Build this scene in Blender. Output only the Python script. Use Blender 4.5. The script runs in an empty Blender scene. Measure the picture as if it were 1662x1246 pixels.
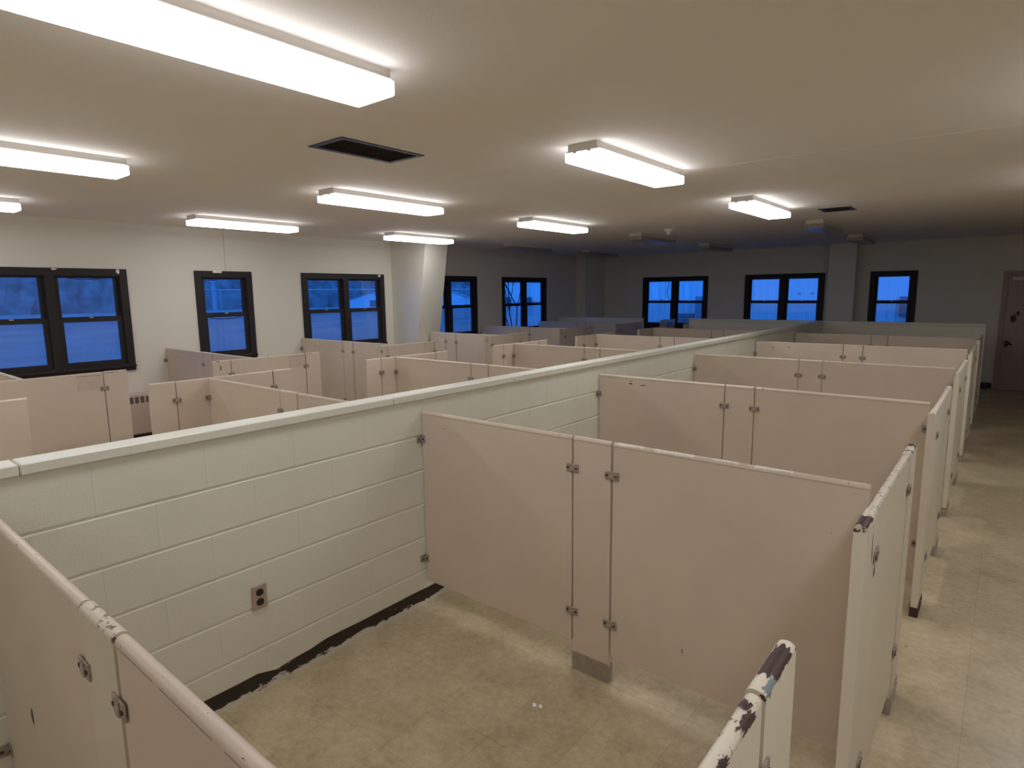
import bpy, math, random
from mathutils import Vector, Matrix
C = bpy.context.scene.collection
SC = bpy.context.scene
PI = math.pi
random.seed(7)

# ------------------------------------------------------------------ camera, view, world
cam_d = bpy.data.cameras.new('camera'); cam = bpy.data.objects.new('camera', cam_d); C.objects.link(cam)
cam_d.sensor_fit = 'HORIZONTAL'; cam_d.sensor_width = 36.0
cam_d.lens = 984.728 / 1662 * 36.0
cam_d.clip_start = 0.05; cam_d.clip_end = 600
_r = Vector((0.77539862, 0.63137528, -0.01105615)); _u = Vector((-0.08520629, 0.12195908, 0.98887101)); _f = Vector((-0.6256971, 0.76582716, -0.14836405))
cam.matrix_world = Matrix(((_r.x, _u.x, -_f.x, 2.56281672), (_r.y, _u.y, -_f.y, -2.30461675), (_r.z, _u.z, -_f.z, 1.82228635), (0, 0, 0, 1)))
SC.camera = cam
SC.view_settings.view_transform = 'Standard'; SC.view_settings.look = 'None'
SC.view_settings.gamma = 1.0; SC.view_settings.use_curve_mapping = False
SC.view_settings.exposure = 0.0
SC.cycles.use_denoising = True
SC.cycles.max_bounces = 10; SC.cycles.diffuse_bounces = 6; SC.cycles.transparent_max_bounces = 16
SC.cycles.caustics_reflective = False; SC.cycles.caustics_refractive = False
SC.cycles.sample_clamp_indirect = 6.0
LAMP_STRENGTH = 12.7
LAMP_COL = (0.98, 0.985, 1.03)
SKY = (0.030, 0.235, 1.0); SKY_STRENGTH = 2.0
w = bpy.data.worlds.new('dusk_sky'); SC.world = w; w.use_nodes = True
bg = w.node_tree.nodes['Background']; bg.inputs[0].default_value = (*SKY, 1); bg.inputs[1].default_value = SKY_STRENGTH

# ------------------------------------------------------------------ layout constants (metres)
H = 1.163            # partition top
WT = 1.268           # masonry half wall top incl. cap
B8 = 0.2032
XW = -5.968          # window wall
YF = 11.695          # far wall
XR = 4.7; YB = -6.0  # right and rear walls
HC = 2.726           # ceiling

# ------------------------------------------------------------------ materials
def mat(name, col, rough=0.5, spec=0.5, metal=0.0, var=0.0, vscale=3.0, bump=0.0, bscale=60.0, extra=None):
    m = bpy.data.materials.new(name); m.use_nodes = True
    nt = m.node_tree; p = nt.nodes['Principled BSDF']
    p.inputs['Roughness'].default_value = rough; p.inputs['Metallic'].default_value = metal
    p.inputs['Specular IOR Level'].default_value = spec
    p.inputs['Base Color'].default_value = (*col, 1)
    tc = nt.nodes.new('ShaderNodeTexCoord')
    if var > 0:
        n = nt.nodes.new('ShaderNodeTexNoise'); n.inputs['Scale'].default_value = vscale; n.inputs['Detail'].default_value = 5
        nt.links.new(tc.outputs['Object'], n.inputs['Vector'])
        r = nt.nodes.new('ShaderNodeValToRGB'); r.color_ramp.elements[0].position = 0.3; r.color_ramp.elements[1].position = 0.7
        r.color_ramp.elements[0].color = (*[c * (1 - var) for c in col], 1); r.color_ramp.elements[1].color = (*[min(1, c * (1 + var)) for c in col], 1)
        nt.links.new(n.outputs['Fac'], r.inputs['Fac']); nt.links.new(r.outputs['Color'], p.inputs['Base Color'])
    if bump > 0:
        n2 = nt.nodes.new('ShaderNodeTexNoise'); n2.inputs['Scale'].default_value = bscale; n2.inputs['Detail'].default_value = 4
        nt.links.new(tc.outputs['Object'], n2.inputs['Vector'])
        b = nt.nodes.new('ShaderNodeBump'); b.inputs['Strength'].default_value = 0.6; b.inputs['Distance'].default_value = bump
        nt.links.new(n2.outputs['Fac'], b.inputs['Height']); nt.links.new(b.outputs['Normal'], p.inputs['Normal'])
    return m

def N(nt, t, **kw):
    n = nt.nodes.new(t)
    for k, v in kw.items():
        if k.startswith('i_'):
            key = k[2:]; key = int(key) if key.isdigit() else key
            n.inputs[key].default_value = v
        else: setattr(n, k, v)
    return n

def chipped(name, col, chipcol, edge_z, rough=0.42, amount=0.60, spots=0.72):
    """painted steel with small chips along the top edge and a few scuffs on the faces"""
    m = mat(name, col, rough, 0.4, bump=0.0006, bscale=220)
    nt = m.node_tree; p = nt.nodes['Principled BSDF']; L = nt.links
    tc = N(nt, 'ShaderNodeTexCoord')
    inf = N(nt, 'ShaderNodeObjectInfo')
    add = N(nt, 'ShaderNodeVectorMath', operation='ADD'); L.new(tc.outputs['Object'], add.inputs[0])
    comb = N(nt, 'ShaderNodeCombineXYZ'); mm = N(nt, 'ShaderNodeMath', operation='MULTIPLY', i_1=37.0)
    L.new(inf.outputs['Random'], mm.inputs[0]); L.new(mm.outputs[0], comb.inputs[0]); L.new(comb.outputs[0], add.inputs[1])
    sep = N(nt, 'ShaderNodeSeparateXYZ'); L.new(tc.outputs['Object'], sep.inputs[0])
    n1 = N(nt, 'ShaderNodeTexNoise', i_Scale=38.0, i_Detail=6.0, i_Roughness=0.7); L.new(add.outputs[0], n1.inputs['Vector'])
    t1 = N(nt, 'ShaderNodeMath', operation='GREATER_THAN', i_1=amount); L.new(n1.outputs['Fac'], t1.inputs[0])
    ze = N(nt, 'ShaderNodeMath', operation='GREATER_THAN', i_1=edge_z); L.new(sep.outputs['Z'], ze.inputs[0])
    a = N(nt, 'ShaderNodeMath', operation='MULTIPLY'); L.new(t1.outputs[0], a.inputs[0]); L.new(ze.outputs[0], a.inputs[1])
    n2 = N(nt, 'ShaderNodeTexNoise', i_Scale=24.0, i_Detail=3.0, i_Roughness=0.6); L.new(add.outputs[0], n2.inputs['Vector'])
    t2 = N(nt, 'ShaderNodeMath', operation='GREATER_THAN', i_1=spots); L.new(n2.outputs['Fac'], t2.inputs[0])
    mx = N(nt, 'ShaderNodeMath', operation='MAXIMUM'); L.new(a.outputs[0], mx.inputs[0]); L.new(t2.outputs[0], mx.inputs[1])
    n3 = N(nt, 'ShaderNodeTexNoise', i_Scale=2.2, i_Detail=4.0); L.new(add.outputs[0], n3.inputs['Vector'])
    r = N(nt, 'ShaderNodeValToRGB'); e = r.color_ramp.elements; e[0].position = .3; e[1].position = .7
    e[0].color = (*[c * .955 for c in col], 1); e[1].color = (*[c * 1.045 for c in col], 1); L.new(n3.outputs['Fac'], r.inputs['Fac'])
    mix = N(nt, 'ShaderNodeMix', data_type='RGBA'); L.new(mx.outputs[0], mix.inputs[0])
    L.new(r.outputs['Color'], mix.inputs[6]); mix.inputs[7].default_value = (*chipcol, 1); L.new(mix.outputs[2], p.inputs['Base Color'])
    return m

BEIGE = (0.585, 0.49, 0.395)
CREAM = (0.69, 0.63, 0.52)
M = {}
M['panel'] = chipped('beige_enamel', BEIGE, (0.10, 0.06, 0.05), 1.150, amount=0.66, spots=0.80)
M['front'] = chipped('cream_enamel', CREAM, (0.07, 0.035, 0.03), 1.140, amount=0.60, spots=0.765)
M['front_l'] = chipped('beige_enamel_front', BEIGE, (0.10, 0.06, 0.05), 1.150, amount=0.62, spots=0.78)
M['cap_strip'] = chipped('worn_cap_enamel', (0.70, 0.60, 0.50), (0.16, 0.10, 0.08), 0.0, rough=.5, amount=0.66, spots=.9)
M['speckled'] = chipped('speckled_enamel', (0.60, 0.53, 0.42), (0.14, 0.09, 0.08), 1.147, amount=0.57, spots=0.80)
M['flaked'] = mat('flaked_pale_enamel', (0.76, 0.71, 0.62), 0.7, var=.12, vscale=80)
M['bare'] = mat('bare_brown_steel', (0.055, 0.028, 0.024), 0.5, 0.4, var=.25, vscale=40)
M['blueprimer'] = mat('blue_undercoat', (0.20, 0.245, 0.26), 0.6)
M['steel'] = mat('dull_stainless', (0.42, 0.38, 0.32), 0.42, metal=0.7, var=.15, vscale=20)
M['bracket'] = mat('zinc_bracket', (0.36, 0.31, 0.26), 0.45, metal=0.35, var=.3, vscale=60)
M['screw'] = mat('dark_screw', (0.06, 0.05, 0.045), 0.5, metal=0.5)
M['ink'] = mat('black_paint', (0.012, 0.012, 0.012), 0.7)
M['scuff'] = mat('dark_scuff', (0.10, 0.075, 0.07), 0.8, var=.3, vscale=90)
M['residue'] = mat('card_residue', (0.545, 0.445, 0.365), 0.75, var=.06, vscale=30)
M['shoe_rust'] = mat('rusted_shoe', (0.05, 0.025, 0.02), 0.75, var=.5, vscale=60)
M['winwall'] = mat('cream_wall_paint', (0.68, 0.65, 0.57), 0.6, 0.3, bump=0.001, bscale=90)
M['column'] = mat('column_paint', (0.69, 0.66, 0.57), 0.4, 0.4, bump=0.0008, bscale=60)
M['ceiling'] = mat('ceiling_paint', (0.87, 0.825, 0.77), 0.75, 0.2, bump=0.0012, bscale=110)
M['darkframe'] = mat('dark_bronze_paint', (0.018, 0.014, 0.014), 0.55, 0.3)
M['white_metal'] = mat('white_enamel_fixture', (0.62, 0.58, 0.54), 0.4)
M['lens_off'] = mat('unlit_acrylic_lens', (0.27, 0.26, 0.24), 0.3)
M['lens_end'] = mat('acrylic_end', (0.8, 0.8, 0.78), 0.3)
M['black'] = mat('black_plastic', (0.012, 0.011, 0.012), 0.4)
M['plate'] = mat('steel_wall_plate', (0.50, 0.40, 0.34), 0.35, metal=0.4)
M['vent_flange'] = mat('vent_flange', (0.028, 0.034, 0.075), 0.45, metal=.3)
M['vent_dark'] = mat('vent_inside', (0.030, 0.020, 0.017), 0.9)
M['plaster'] = mat('chipped_plaster', (0.75, 0.72, 0.65), 0.8, var=.15, vscale=60)
M['heater'] = mat('heater_enamel', (0.52, 0.42, 0.35), 0.45)
M['door'] = mat('door_paint', (0.38, 0.31, 0.28), 0.5, var=.08)
M['doorframe'] = mat('door_frame_paint', (0.38, 0.29, 0.26), 0.5)
M['rust'] = mat('rust_stain', (0.10, 0.045, 0.03), 0.9, var=.4, vscale=40)
M['chip'] = mat('white_paint_flake', (0.8, 0.8, 0.78), 0.7)

def emis(name, col, s):
    m = bpy.data.materials.new(name); m.use_nodes = True; nt = m.node_tree
    p = nt.nodes['Principled BSDF']; p.inputs['Base Color'].default_value = (.8, .8, .8, 1)
    p.inputs['Emission Color'].default_value = (*col, 1); p.inputs['Emission Strength'].default_value = s
    return m
M['lens_on'] = emis('lit_acrylic_lens', LAMP_COL, LAMP_STRENGTH)

def mk_masonry(name):
    m = bpy.data.materials.new(name); m.use_nodes = True; nt = m.node_tree; L = nt.links; p = nt.nodes['Principled BSDF']
    p.inputs['Roughness'].default_value = .42; p.inputs['Specular IOR Level'].default_value = .45
    tc = N(nt, 'ShaderNodeTexCoord')
    n = N(nt, 'ShaderNodeTexNoise', i_Scale=130.0, i_Detail=4.0); L.new(tc.outputs['Object'], n.inputs['Vector'])
    n2 = N(nt, 'ShaderNodeTexNoise', i_Scale=1.6, i_Detail=4.0); L.new(tc.outputs['Object'], n2.inputs['Vector'])
    r = N(nt, 'ShaderNodeValToRGB'); e = r.color_ramp.elements; e[0].position = .3; e[1].position = .7
    e[0].color = (0.67, 0.665, 0.575, 1); e[1].color = (0.72, 0.715, 0.62, 1); L.new(n2.outputs['Fac'], r.inputs['Fac'])
    # sparse dark pinholes
    n3 = N(nt, 'ShaderNodeTexNoise', i_Scale=26.0, i_Detail=2.0); L.new(tc.outputs['Object'], n3.inputs['Vector'])
    t = N(nt, 'ShaderNodeMath', operation='GREATER_THAN', i_1=.80); L.new(n3.outputs['Fac'], t.inputs[0])
    mix = N(nt, 'ShaderNodeMix', data_type='RGBA'); L.new(t.outputs[0], mix.inputs[0]); L.new(r.outputs['Color'], mix.inputs[6]); mix.inputs[7].default_value = (.15, .13, .11, 1)
    L.new(mix.outputs[2], p.inputs['Base Color'])
    b = N(nt, 'ShaderNodeBump', i_Strength=.5, i_Distance=.0018); L.new(n.outputs['Fac'], b.inputs['Height'])
    L.new(b.outputs['Normal'], p.inputs['Normal'])
    return m
M['masonry'] = mk_masonry('painted_block')

def mk_floor():
    m = bpy.data.materials.new('worn_vinyl_tile'); m.use_nodes = True; nt = m.node_tree; L = nt.links; p = nt.nodes['Principled BSDF']
    tc = N(nt, 'ShaderNodeTexCoord')
    bt = N(nt, 'ShaderNodeTexBrick', offset=0.0, squash=1.0, i_Scale=1.0)
    bt.inputs['Brick Width'].default_value = .3048; bt.inputs['Row Height'].default_value = .3048; bt.inputs['Mortar Size'].default_value = .0012
    bt.inputs['Mortar Smooth'].default_value = .2
    bt.inputs['Color1'].default_value = (.46, .385, .262, 1); bt.inputs['Color2'].default_value = (.51, .43, .30, 1); bt.inputs['Mortar'].default_value = (.37, .30, .19, 1)
    mp = N(nt, 'ShaderNodeMapping'); mp.inputs['Location'].default_value = (-.1176, .0104, 0); L.new(tc.outputs['Object'], mp.inputs[0]); L.new(mp.outputs[0], bt.inputs['Vector'])
    n1 = N(nt, 'ShaderNodeTexNoise', i_Scale=4.0, i_Detail=8.0, i_Roughness=.72); L.new(tc.outputs['Object'], n1.inputs['Vector'])
    r1 = N(nt, 'ShaderNodeValToRGB'); e = r1.color_ramp.elements; e[0].position = .32; e[1].position = .68; e[0].color = (.78, .76, .68, 1); e[1].color = (1.16, 1.16, 1.15, 1); L.new(n1.outputs['Fac'], r1.inputs['Fac'])
    m1 = N(nt, 'ShaderNodeMix', data_type='RGBA', blend_type='MULTIPLY'); m1.inputs[0].default_value = 1; L.new(bt.outputs['Color'], m1.inputs[6]); L.new(r1.outputs['Color'], m1.inputs[7])
    n2 = N(nt, 'ShaderNodeTexNoise', i_Scale=28.0, i_Detail=5.0, i_Roughness=.7); L.new(tc.outputs['Object'], n2.inputs['Vector'])
    r2 = N(nt, 'ShaderNodeValToRGB'); e = r2.color_ramp.elements; e[0].position = .3; e[1].position = .7; e[0].color = (.82, .80, .75, 1); e[1].color = (1.12, 1.12, 1.12, 1); L.new(n2.outputs['Fac'], r2.inputs['Fac'])
    m2 = N(nt, 'ShaderNodeMix', data_type='RGBA', blend_type='MULTIPLY'); m2.inputs[0].default_value = 1; L.new(m1.outputs[2], m2.inputs[6]); L.new(r2.outputs['Color'], m2.inputs[7])
    n3 = N(nt, 'ShaderNodeTexNoise', i_Scale=22.0, i_Detail=2.0); L.new(tc.outputs['Object'], n3.inputs['Vector'])
    t = N(nt, 'ShaderNodeMath', operation='GREATER_THAN', i_1=.775); L.new(n3.outputs['Fac'], t.inputs[0])
    m3 = N(nt, 'ShaderNodeMix', data_type='RGBA'); L.new(t.outputs[0], m3.inputs[0]); L.new(m2.outputs[2], m3.inputs[6]); m3.inputs[7].default_value = (.14, .11, .08, 1)
    L.new(m3.outputs[2], p.inputs['Base Color'])
    r4 = N(nt, 'ShaderNodeMapRange', i_3=.24, i_4=.46); L.new(n1.outputs['Fac'], r4.inputs[0]); L.new(r4.outputs[0], p.inputs['Roughness'])
    p.inputs['Specular IOR Level'].default_value = .5
    b = N(nt, 'ShaderNodeBump', i_Strength=.25, i_Distance=.001); L.new(n2.outputs['Fac'], b.inputs['Height']); L.new(b.outputs['Normal'], p.inputs['Normal'])
    return m
M['floor'] = mk_floor()

def mk_base():
    m = bpy.data.materials.new('stripped_base_adhesive'); m.use_nodes = True; nt = m.node_tree; L = nt.links; p = nt.nodes['Principled BSDF']; p.inputs['Roughness'].default_value = .7
    tc = N(nt, 'ShaderNodeTexCoord'); sep = N(nt, 'ShaderNodeSeparateXYZ'); L.new(tc.outputs['Object'], sep.inputs[0])
    n = N(nt, 'ShaderNodeTexNoise', i_Scale=14.0, i_Detail=8.0, i_Roughness=.7)
    mp = N(nt, 'ShaderNodeMapping'); mp.inputs['Scale'].default_value = (1, .5, 1.8); L.new(tc.outputs['Object'], mp.inputs[0]); L.new(mp.outputs[0], n.inputs['Vector'])
    # white residue where noise beats height above the floor
    h = N(nt, 'ShaderNodeMapRange', i_1=0.0, i_2=.04, i_3=.36, i_4=.64); L.new(sep.outputs['Z'], h.inputs[0])
    t = N(nt, 'ShaderNodeMath', operation='GREATER_THAN'); L.new(n.outputs['Fac'], t.inputs[0]); L.new(h.outputs[0], t.inputs[1])
    mix = N(nt, 'ShaderNodeMix', data_type='RGBA'); L.new(t.outputs[0], mix.inputs[0]); mix.inputs[6].default_value = (.028, .021, .012, 1); mix.inputs[7].default_value = (.62, .60, .55, 1)
    L.new(mix.outputs[2], p.inputs['Base Color'])
    return m
M['base'] = mk_base()
M['basedark'] = mat('dark_base', (.02, .017, .014), .6)

def mk_glass():
    m = bpy.data.materials.new('window_glass'); m.use_nodes = True; nt = m.node_tree; L = nt.links
    nt.nodes.remove(nt.nodes['Principled BSDF']); out = nt.nodes['Material Output']
    g = N(nt, 'ShaderNodeBsdfGlossy'); g.inputs['Roughness'].default_value = .02; g.inputs[0].default_value = (1, 1, 1, 1)
    tr = N(nt, 'ShaderNodeBsdfTransparent'); tr.inputs[0].default_value = (.92, .94, .97, 1)
    fr = N(nt, 'ShaderNodeFresnel', i_IOR=1.5); mx = N(nt, 'ShaderNodeMixShader')
    geo = N(nt, 'ShaderNodeNewGeometry'); mr = N(nt, 'ShaderNodeMapRange', i_3=1.5, i_4=1 / 1.5)   # thin pane: same reflectance from both sides
    L.new(geo.outputs['Backfacing'], mr.inputs[0]); L.new(mr.outputs[0], fr.inputs['IOR'])
    L.new(fr.outputs[0], mx.inputs[0]); L.new(tr.outputs[0], mx.inputs[1]); L.new(g.outputs[0], mx.inputs[2]); L.new(mx.outputs[0], out.inputs[0])
    return m
M['glass'] = mk_glass()
def mk_screen():
    m = bpy.data.materials.new('insect_screen_mesh'); m.use_nodes = True; nt = m.node_tree; L = nt.links
    nt.nodes.remove(nt.nodes['Principled BSDF']); out = nt.nodes['Material Output']
    d = N(nt, 'ShaderNodeBsdfDiffuse'); d.inputs[0].default_value = (.30, .31, .33, 1)
    tr = N(nt, 'ShaderNodeBsdfTransparent'); mx = N(nt, 'ShaderNodeMixShader'); mx.inputs[0].default_value = .34
    L.new(tr.outputs[0], mx.inputs[1]); L.new(d.outputs[0], mx.inputs[2]); L.new(mx.outputs[0], out.inputs[0]); return m
M['screen'] = mk_screen()
def mk_siding(name, col):
    m = mat(name, col, .5); return m
M['siding'] = mk_siding('white_metal_siding', (.80, .80, .80))
M['siding_dark'] = mat('grey_box_paint', (.16, .16, .2), .6)
M['siding_mid'] = mat('grey_duct_paint', (.30, .32, .36), .6)
M['grass'] = mat('dull_field_grass', (.30, .27, .24), .9, var=.25, vscale=.12)
M['gravel'] = mat('pale_gravel', (.42, .42, .42), .9, var=.1, vscale=2)
M['woods'] = mat('bare_woods', (.22, .19, .17), .95, var=.4, vscale=.35)
M['bark'] = mat('dark_bark', (.05, .04, .035), .9)
M['galv'] = mat('galvanised_pipe', (.45, .48, .5), .5, metal=.3)
def mk_chain():
    m = bpy.data.materials.new('chain_link_fabric'); m.use_nodes = True; nt = m.node_tree; L = nt.links
    nt.nodes.remove(nt.nodes['Principled BSDF']); out = nt.nodes['Material Output']
    d = N(nt, 'ShaderNodeBsdfDiffuse'); d.inputs[0].default_value = (.35, .37, .4, 1)
    tr = N(nt, 'ShaderNodeBsdfTransparent'); mx = N(nt, 'ShaderNodeMixShader')
    tc = N(nt, 'ShaderNodeTexCoord'); mp = N(nt, 'ShaderNodeMapping'); mp.inputs['Rotation'].default_value = (PI / 4, 0, 0)
    L.new(tc.outputs['Object'], mp.inputs[0]); sp = N(nt, 'ShaderNodeSeparateXYZ'); L.new(mp.outputs[0], sp.inputs[0])
    ts = []
    for ax in ('Y', 'Z'):
        fr = N(nt, 'ShaderNodeMath', operation='PINGPONG', i_1=.03); L.new(sp.outputs[ax], fr.inputs[0])
        lt = N(nt, 'ShaderNodeMath', operation='LESS_THAN', i_1=.0022); L.new(fr.outputs[0], lt.inputs[0]); ts.append(lt)
    mm = N(nt, 'ShaderNodeMath', operation='MAXIMUM'); L.new(ts[0].outputs[0], mm.inputs[0]); L.new(ts[1].outputs[0], mm.inputs[1])
    L.new(mm.outputs[0], mx.inputs[0]); L.new(tr.outputs[0], mx.inputs[1]); L.new(d.outputs[0], mx.inputs[2]); L.new(mx.outputs[0], out.inputs[0]); return m
M['chain'] = mk_chain()

# ------------------------------------------------------------------ mesh helpers
class MB:
    def __init__(s): s.v = []; s.f = []
    def quad(s, a, b, c, d):
        i = len(s.v); s.v += [a, b, c, d]; s.f.append((i, i + 1, i + 2, i + 3)); return s
    def poly(s, pts):
        i = len(s.v); s.v += list(pts); s.f.append(tuple(range(i, i + len(pts)))); return s
    def box(s, x0, x1, y0, y1, z0, z1, bev=0.0):
        if bev > 0:
            b = bev; prof = [(x0 + b, y0), (x1 - b, y0), (x1, y0 + b), (x1, y1 - b), (x1 - b, y1), (x0 + b, y1), (x0, y1 - b), (x0, y0 + b)]
            ins = [(min(max(x, x0 + b), x1 - b), min(max(y, y0 + b), y1 - b)) for x, y in prof]
            i = len(s.v); n = 8
            s.v += [(x, y, z0) for x, y in ins] + [(x, y, z0 + b) for x, y in prof] + [(x, y, z1 - b) for x, y in prof] + [(x, y, z1) for x, y in ins]
            for r in range(3):
                for k in range(n): s.f.append((i + r * n + k, i + r * n + (k + 1) % n, i + (r + 1) * n + (k + 1) % n, i + (r + 1) * n + k))
            s.f.append(tuple(i + k for k in reversed(range(n)))); s.f.append(tuple(i + 3 * n + k for k in range(n)))
            return s
        i = len(s.v)
        s.v += [(x0, y0, z0), (x1, y0, z0), (x1, y1, z0), (x0, y1, z0), (x0, y0, z1), (x1, y0, z1), (x1, y1, z1), (x0, y1, z1)]
        for q in ((3, 2, 1, 0), (4, 5, 6, 7), (0, 1, 5, 4), (1, 2, 6, 5), (2, 3, 7, 6), (3, 0, 4, 7)): s.f.append(tuple(i + k for k in q))
        return s
    def extrude(s, prof, x0, x1, axis='x'):
        """closed profile of (t, z) swept along the length axis; t is the thickness direction"""
        n = len(prof); i = len(s.v)
        for x in (x0, x1): s.v += [((x, t, z) if axis == 'x' else (t, x, z)) for t, z in prof]
        for k in range(n): s.f.append((i + k, i + (k + 1) % n, i + n + (k + 1) % n, i + n + k))
        s.f.append(tuple(i + k for k in reversed(range(n)))); s.f.append(tuple(i + n + k for k in range(n))); return s
    def cyl(s, p0, p1, r0, r1=None, n=12, cap=True):
        r1 = r0 if r1 is None else r1
        p0 = Vector(p0); p1 = Vector(p1); d = (p1 - p0).normalized(); a = d.orthogonal().normalized(); b = d.cross(a); i = len(s.v)
        for p, r in ((p0, r0), (p1, r1)):
            for k in range(n): t = 2 * PI * k / n; s.v.append(tuple(p + a * math.cos(t) * r + b * math.sin(t) * r))
        for k in range(n): s.f.append((i + k, i + (k + 1) % n, i + n + (k + 1) % n, i + n + k))
        if cap: s.f.append(tuple(i + k for k in reversed(range(n)))); s.f.append(tuple(i + n + k for k in range(n)))
        return s
    def build(s, name, m, parent=None, loc=(0, 0, 0), smooth=False):
        me = bpy.data.meshes.new(name); me.from_pydata([tuple(v) for v in s.v], [], s.f); me.validate(); me.update()
        import bmesh
        bm = bmesh.new(); bm.from_mesh(me); bmesh.ops.remove_doubles(bm, verts=bm.verts, dist=1e-6); bmesh.ops.recalc_face_normals(bm, faces=bm.faces); bm.to_mesh(me); bm.free()
        me.materials.append(m)
        if smooth:
            for p in me.polygons: p.use_smooth = True
            me.set_sharp_from_angle(angle=math.radians(40))
        o = bpy.data.objects.new(name, me); C.objects.link(o); o.location = loc
        if parent: o.parent = parent
        return o

def tag(o, label=None, cat=None, group=None, kind=None):
    if label: o['label'] = label
    if cat: o['category'] = cat
    if group: o['group'] = group
    if kind: o['kind'] = kind
    return o
def thing(name, label, cat, loc=(0, 0, 0), rz=0.0, group=None):
    o = bpy.data.objects.new(name, None); C.objects.link(o); o.location = loc; o.rotation_euler = (0, 0, rz); o.empty_display_size = .1
    return tag(o, label, cat, group)
def struct(name, mb, m, label=None, cat=None, smooth=False):
    o = mb.build(name, m, smooth=smooth); return tag(o, label, cat, None, 'structure')
def sempty(name, loc, label=None, cat=None, rz=0):
    o = bpy.data.objects.new(name, None); C.objects.link(o); o.location = loc; o.rotation_euler = (0, 0, rz); return tag(o, label, cat, None, 'structure')
def copy_tree(o, parent=None):
    c = o.copy(); C.objects.link(c)
    if parent: c.parent = parent
    for ch in list(o.children): copy_tree(ch, c)
    return c

# ------------------------------------------------------------------ room shell
def slab_holes(u0, u1, v0, v1, holes):
    """rectangles tiling [u0,u1]x[v0,v1] minus the holes, as few strips as needed"""
    us = sorted({u0, u1, *[h[0] for h in holes], *[h[1] for h in holes]}); out = []
    for a, b in zip(us, us[1:]):
        cut = sorted([(h[2], h[3]) for h in holes if h[0] <= a + 1e-6 and h[1] >= b - 1e-6]); v = v0
        for c, d in cut:
            if c > v: out.append((a, b, v, c))
            v = d
        if v < v1: out.append((a, b, v, v1))
    return out

TW = .085  # wall thickness
# window unit geometry: outer casing rectangle (incl. casing), one or two sashes
CAS = .085; Z0W = .93; Z1W = 2.165
WIN_L = [('window_1', -1.0, .60, 2), ('window_2', 1.413, 2.212, 1), ('window_3', 3.012, 4.618, 2), ('window_4', 5.42, 7.02, 2), ('window_5', 7.825, 9.44, 2)]
WIN_F = [('window_6', -4.60, -2.937, 2), ('window_7', -2.09, -.459, 2), ('window_8', .36, 1.153, 1)]
c2 = CAS - .01
HL = [(a + c2, b - c2, Z0W + .06, Z1W - c2) for _, a, b, _n in WIN_L]
HF = [(a + c2, b - c2, Z0W + .06, Z1W - c2) for _, a, b, _n in WIN_F]
mb = MB()
for a, b, c, d in slab_holes(YB, YF + TW, -2.05, HC, HL): mb.box(XW - TW, XW, a, b, c, d)
struct('wall_left', mb, M['winwall'], 'cream painted wall with the dark framed windows', 'wall')
DX0, DX1, DZ = 2.50, 3.42, 2.04
mb = MB()
for a, b, c, d in slab_holes(XW, XR + TW, -2.05, HC, HF): mb.box(a, b, YF, YF + TW, c, d)
struct('wall_far', mb, M['winwall'], 'dim far wall with three dark framed windows', 'wall')
struct('wall_right', MB().box(XR, XR + TW, YB, YF, 0, HC), M['winwall'], 'plain right wall outside the photograph', 'wall')
struct('wall_back', MB().box(XW, XR + TW, YB - TW, YB, 0, HC), M['winwall'], 'plain wall behind the camera', 'wall')
struct('floor', MB().box(XW, XR, YB, YF, -.15, 0), M['floor'], 'worn beige vinyl tile floor', 'floor')
VENTS = [(-.857, -.512, -.07, .575, 'dark metal ceiling vent above the block half wall, between the nearest lit lamps', 'near'),
         (.775, 1.105, 5.40, 5.76, 'small dark ceiling vent beyond the last lit lamp over the right aisle', 'far')]
mb = MB()
for a, b, c, d in slab_holes(XW - TW, XR + TW, YB - TW, YF + TW, [(v[0] + .03, v[1] - .03, v[2] + .03, v[3] - .03) for v in VENTS]): mb.box(a, b, c, d, HC, HC + .12)
struct('ceiling', mb, M['ceiling'], 'plain warm off-white ceiling', 'ceiling')
# fine joints where wall and ceiling boards meet
struct('trim_1', MB().box(XW, XW + .0015, 1.846, 1.852, Z1W, HC), mat('board_joint', (.36, .33, .27), .8), 'thin vertical wall board joint above the single window', 'wall joint')
struct('trim_2', MB().box(.62, 4.6, 2.262, 2.274, HC - .0012, HC), mat('ceiling_joint', (.90, .86, .81), .7), 'faint joint line across the ceiling', 'ceiling joint')

# tapered frame column on the window wall (wider at the top)
def tapered(y0, y1, xt, xb, name, label):
    mb = MB(); x0 = XW + .001
    i = len(mb.v)
    mb.v += [(x0, y0, 0), (xb, y0, 0), (xb, y1, 0), (x0, y1, 0), (x0, y0, HC), (xt, y0, HC), (xt, y1, HC), (x0, y1, HC)]
    for q in ((3, 2, 1, 0), (4, 5, 6, 7), (0, 1, 5, 4), (1, 2, 6, 5), (2, 3, 7, 6), (3, 0, 4, 7)): mb.f.append(q)
    struct(name, mb, M['column'], label, 'column')
tapered(4.80, 5.32, -5.06, -5.505, 'column_1', 'tapered cream column on the window wall, deeper at the ceiling')
struct('column_2', MB().box(XW, -5.70, 10.75, YF, 0, HC), M['column'], 'square boxed column in the far left corner', 'column')
struct('column_3', MB().box(-.345, .135, 11.42, YF, 0, HC), M['column'], 'square boxed column on the far wall between windows', 'column')

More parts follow.
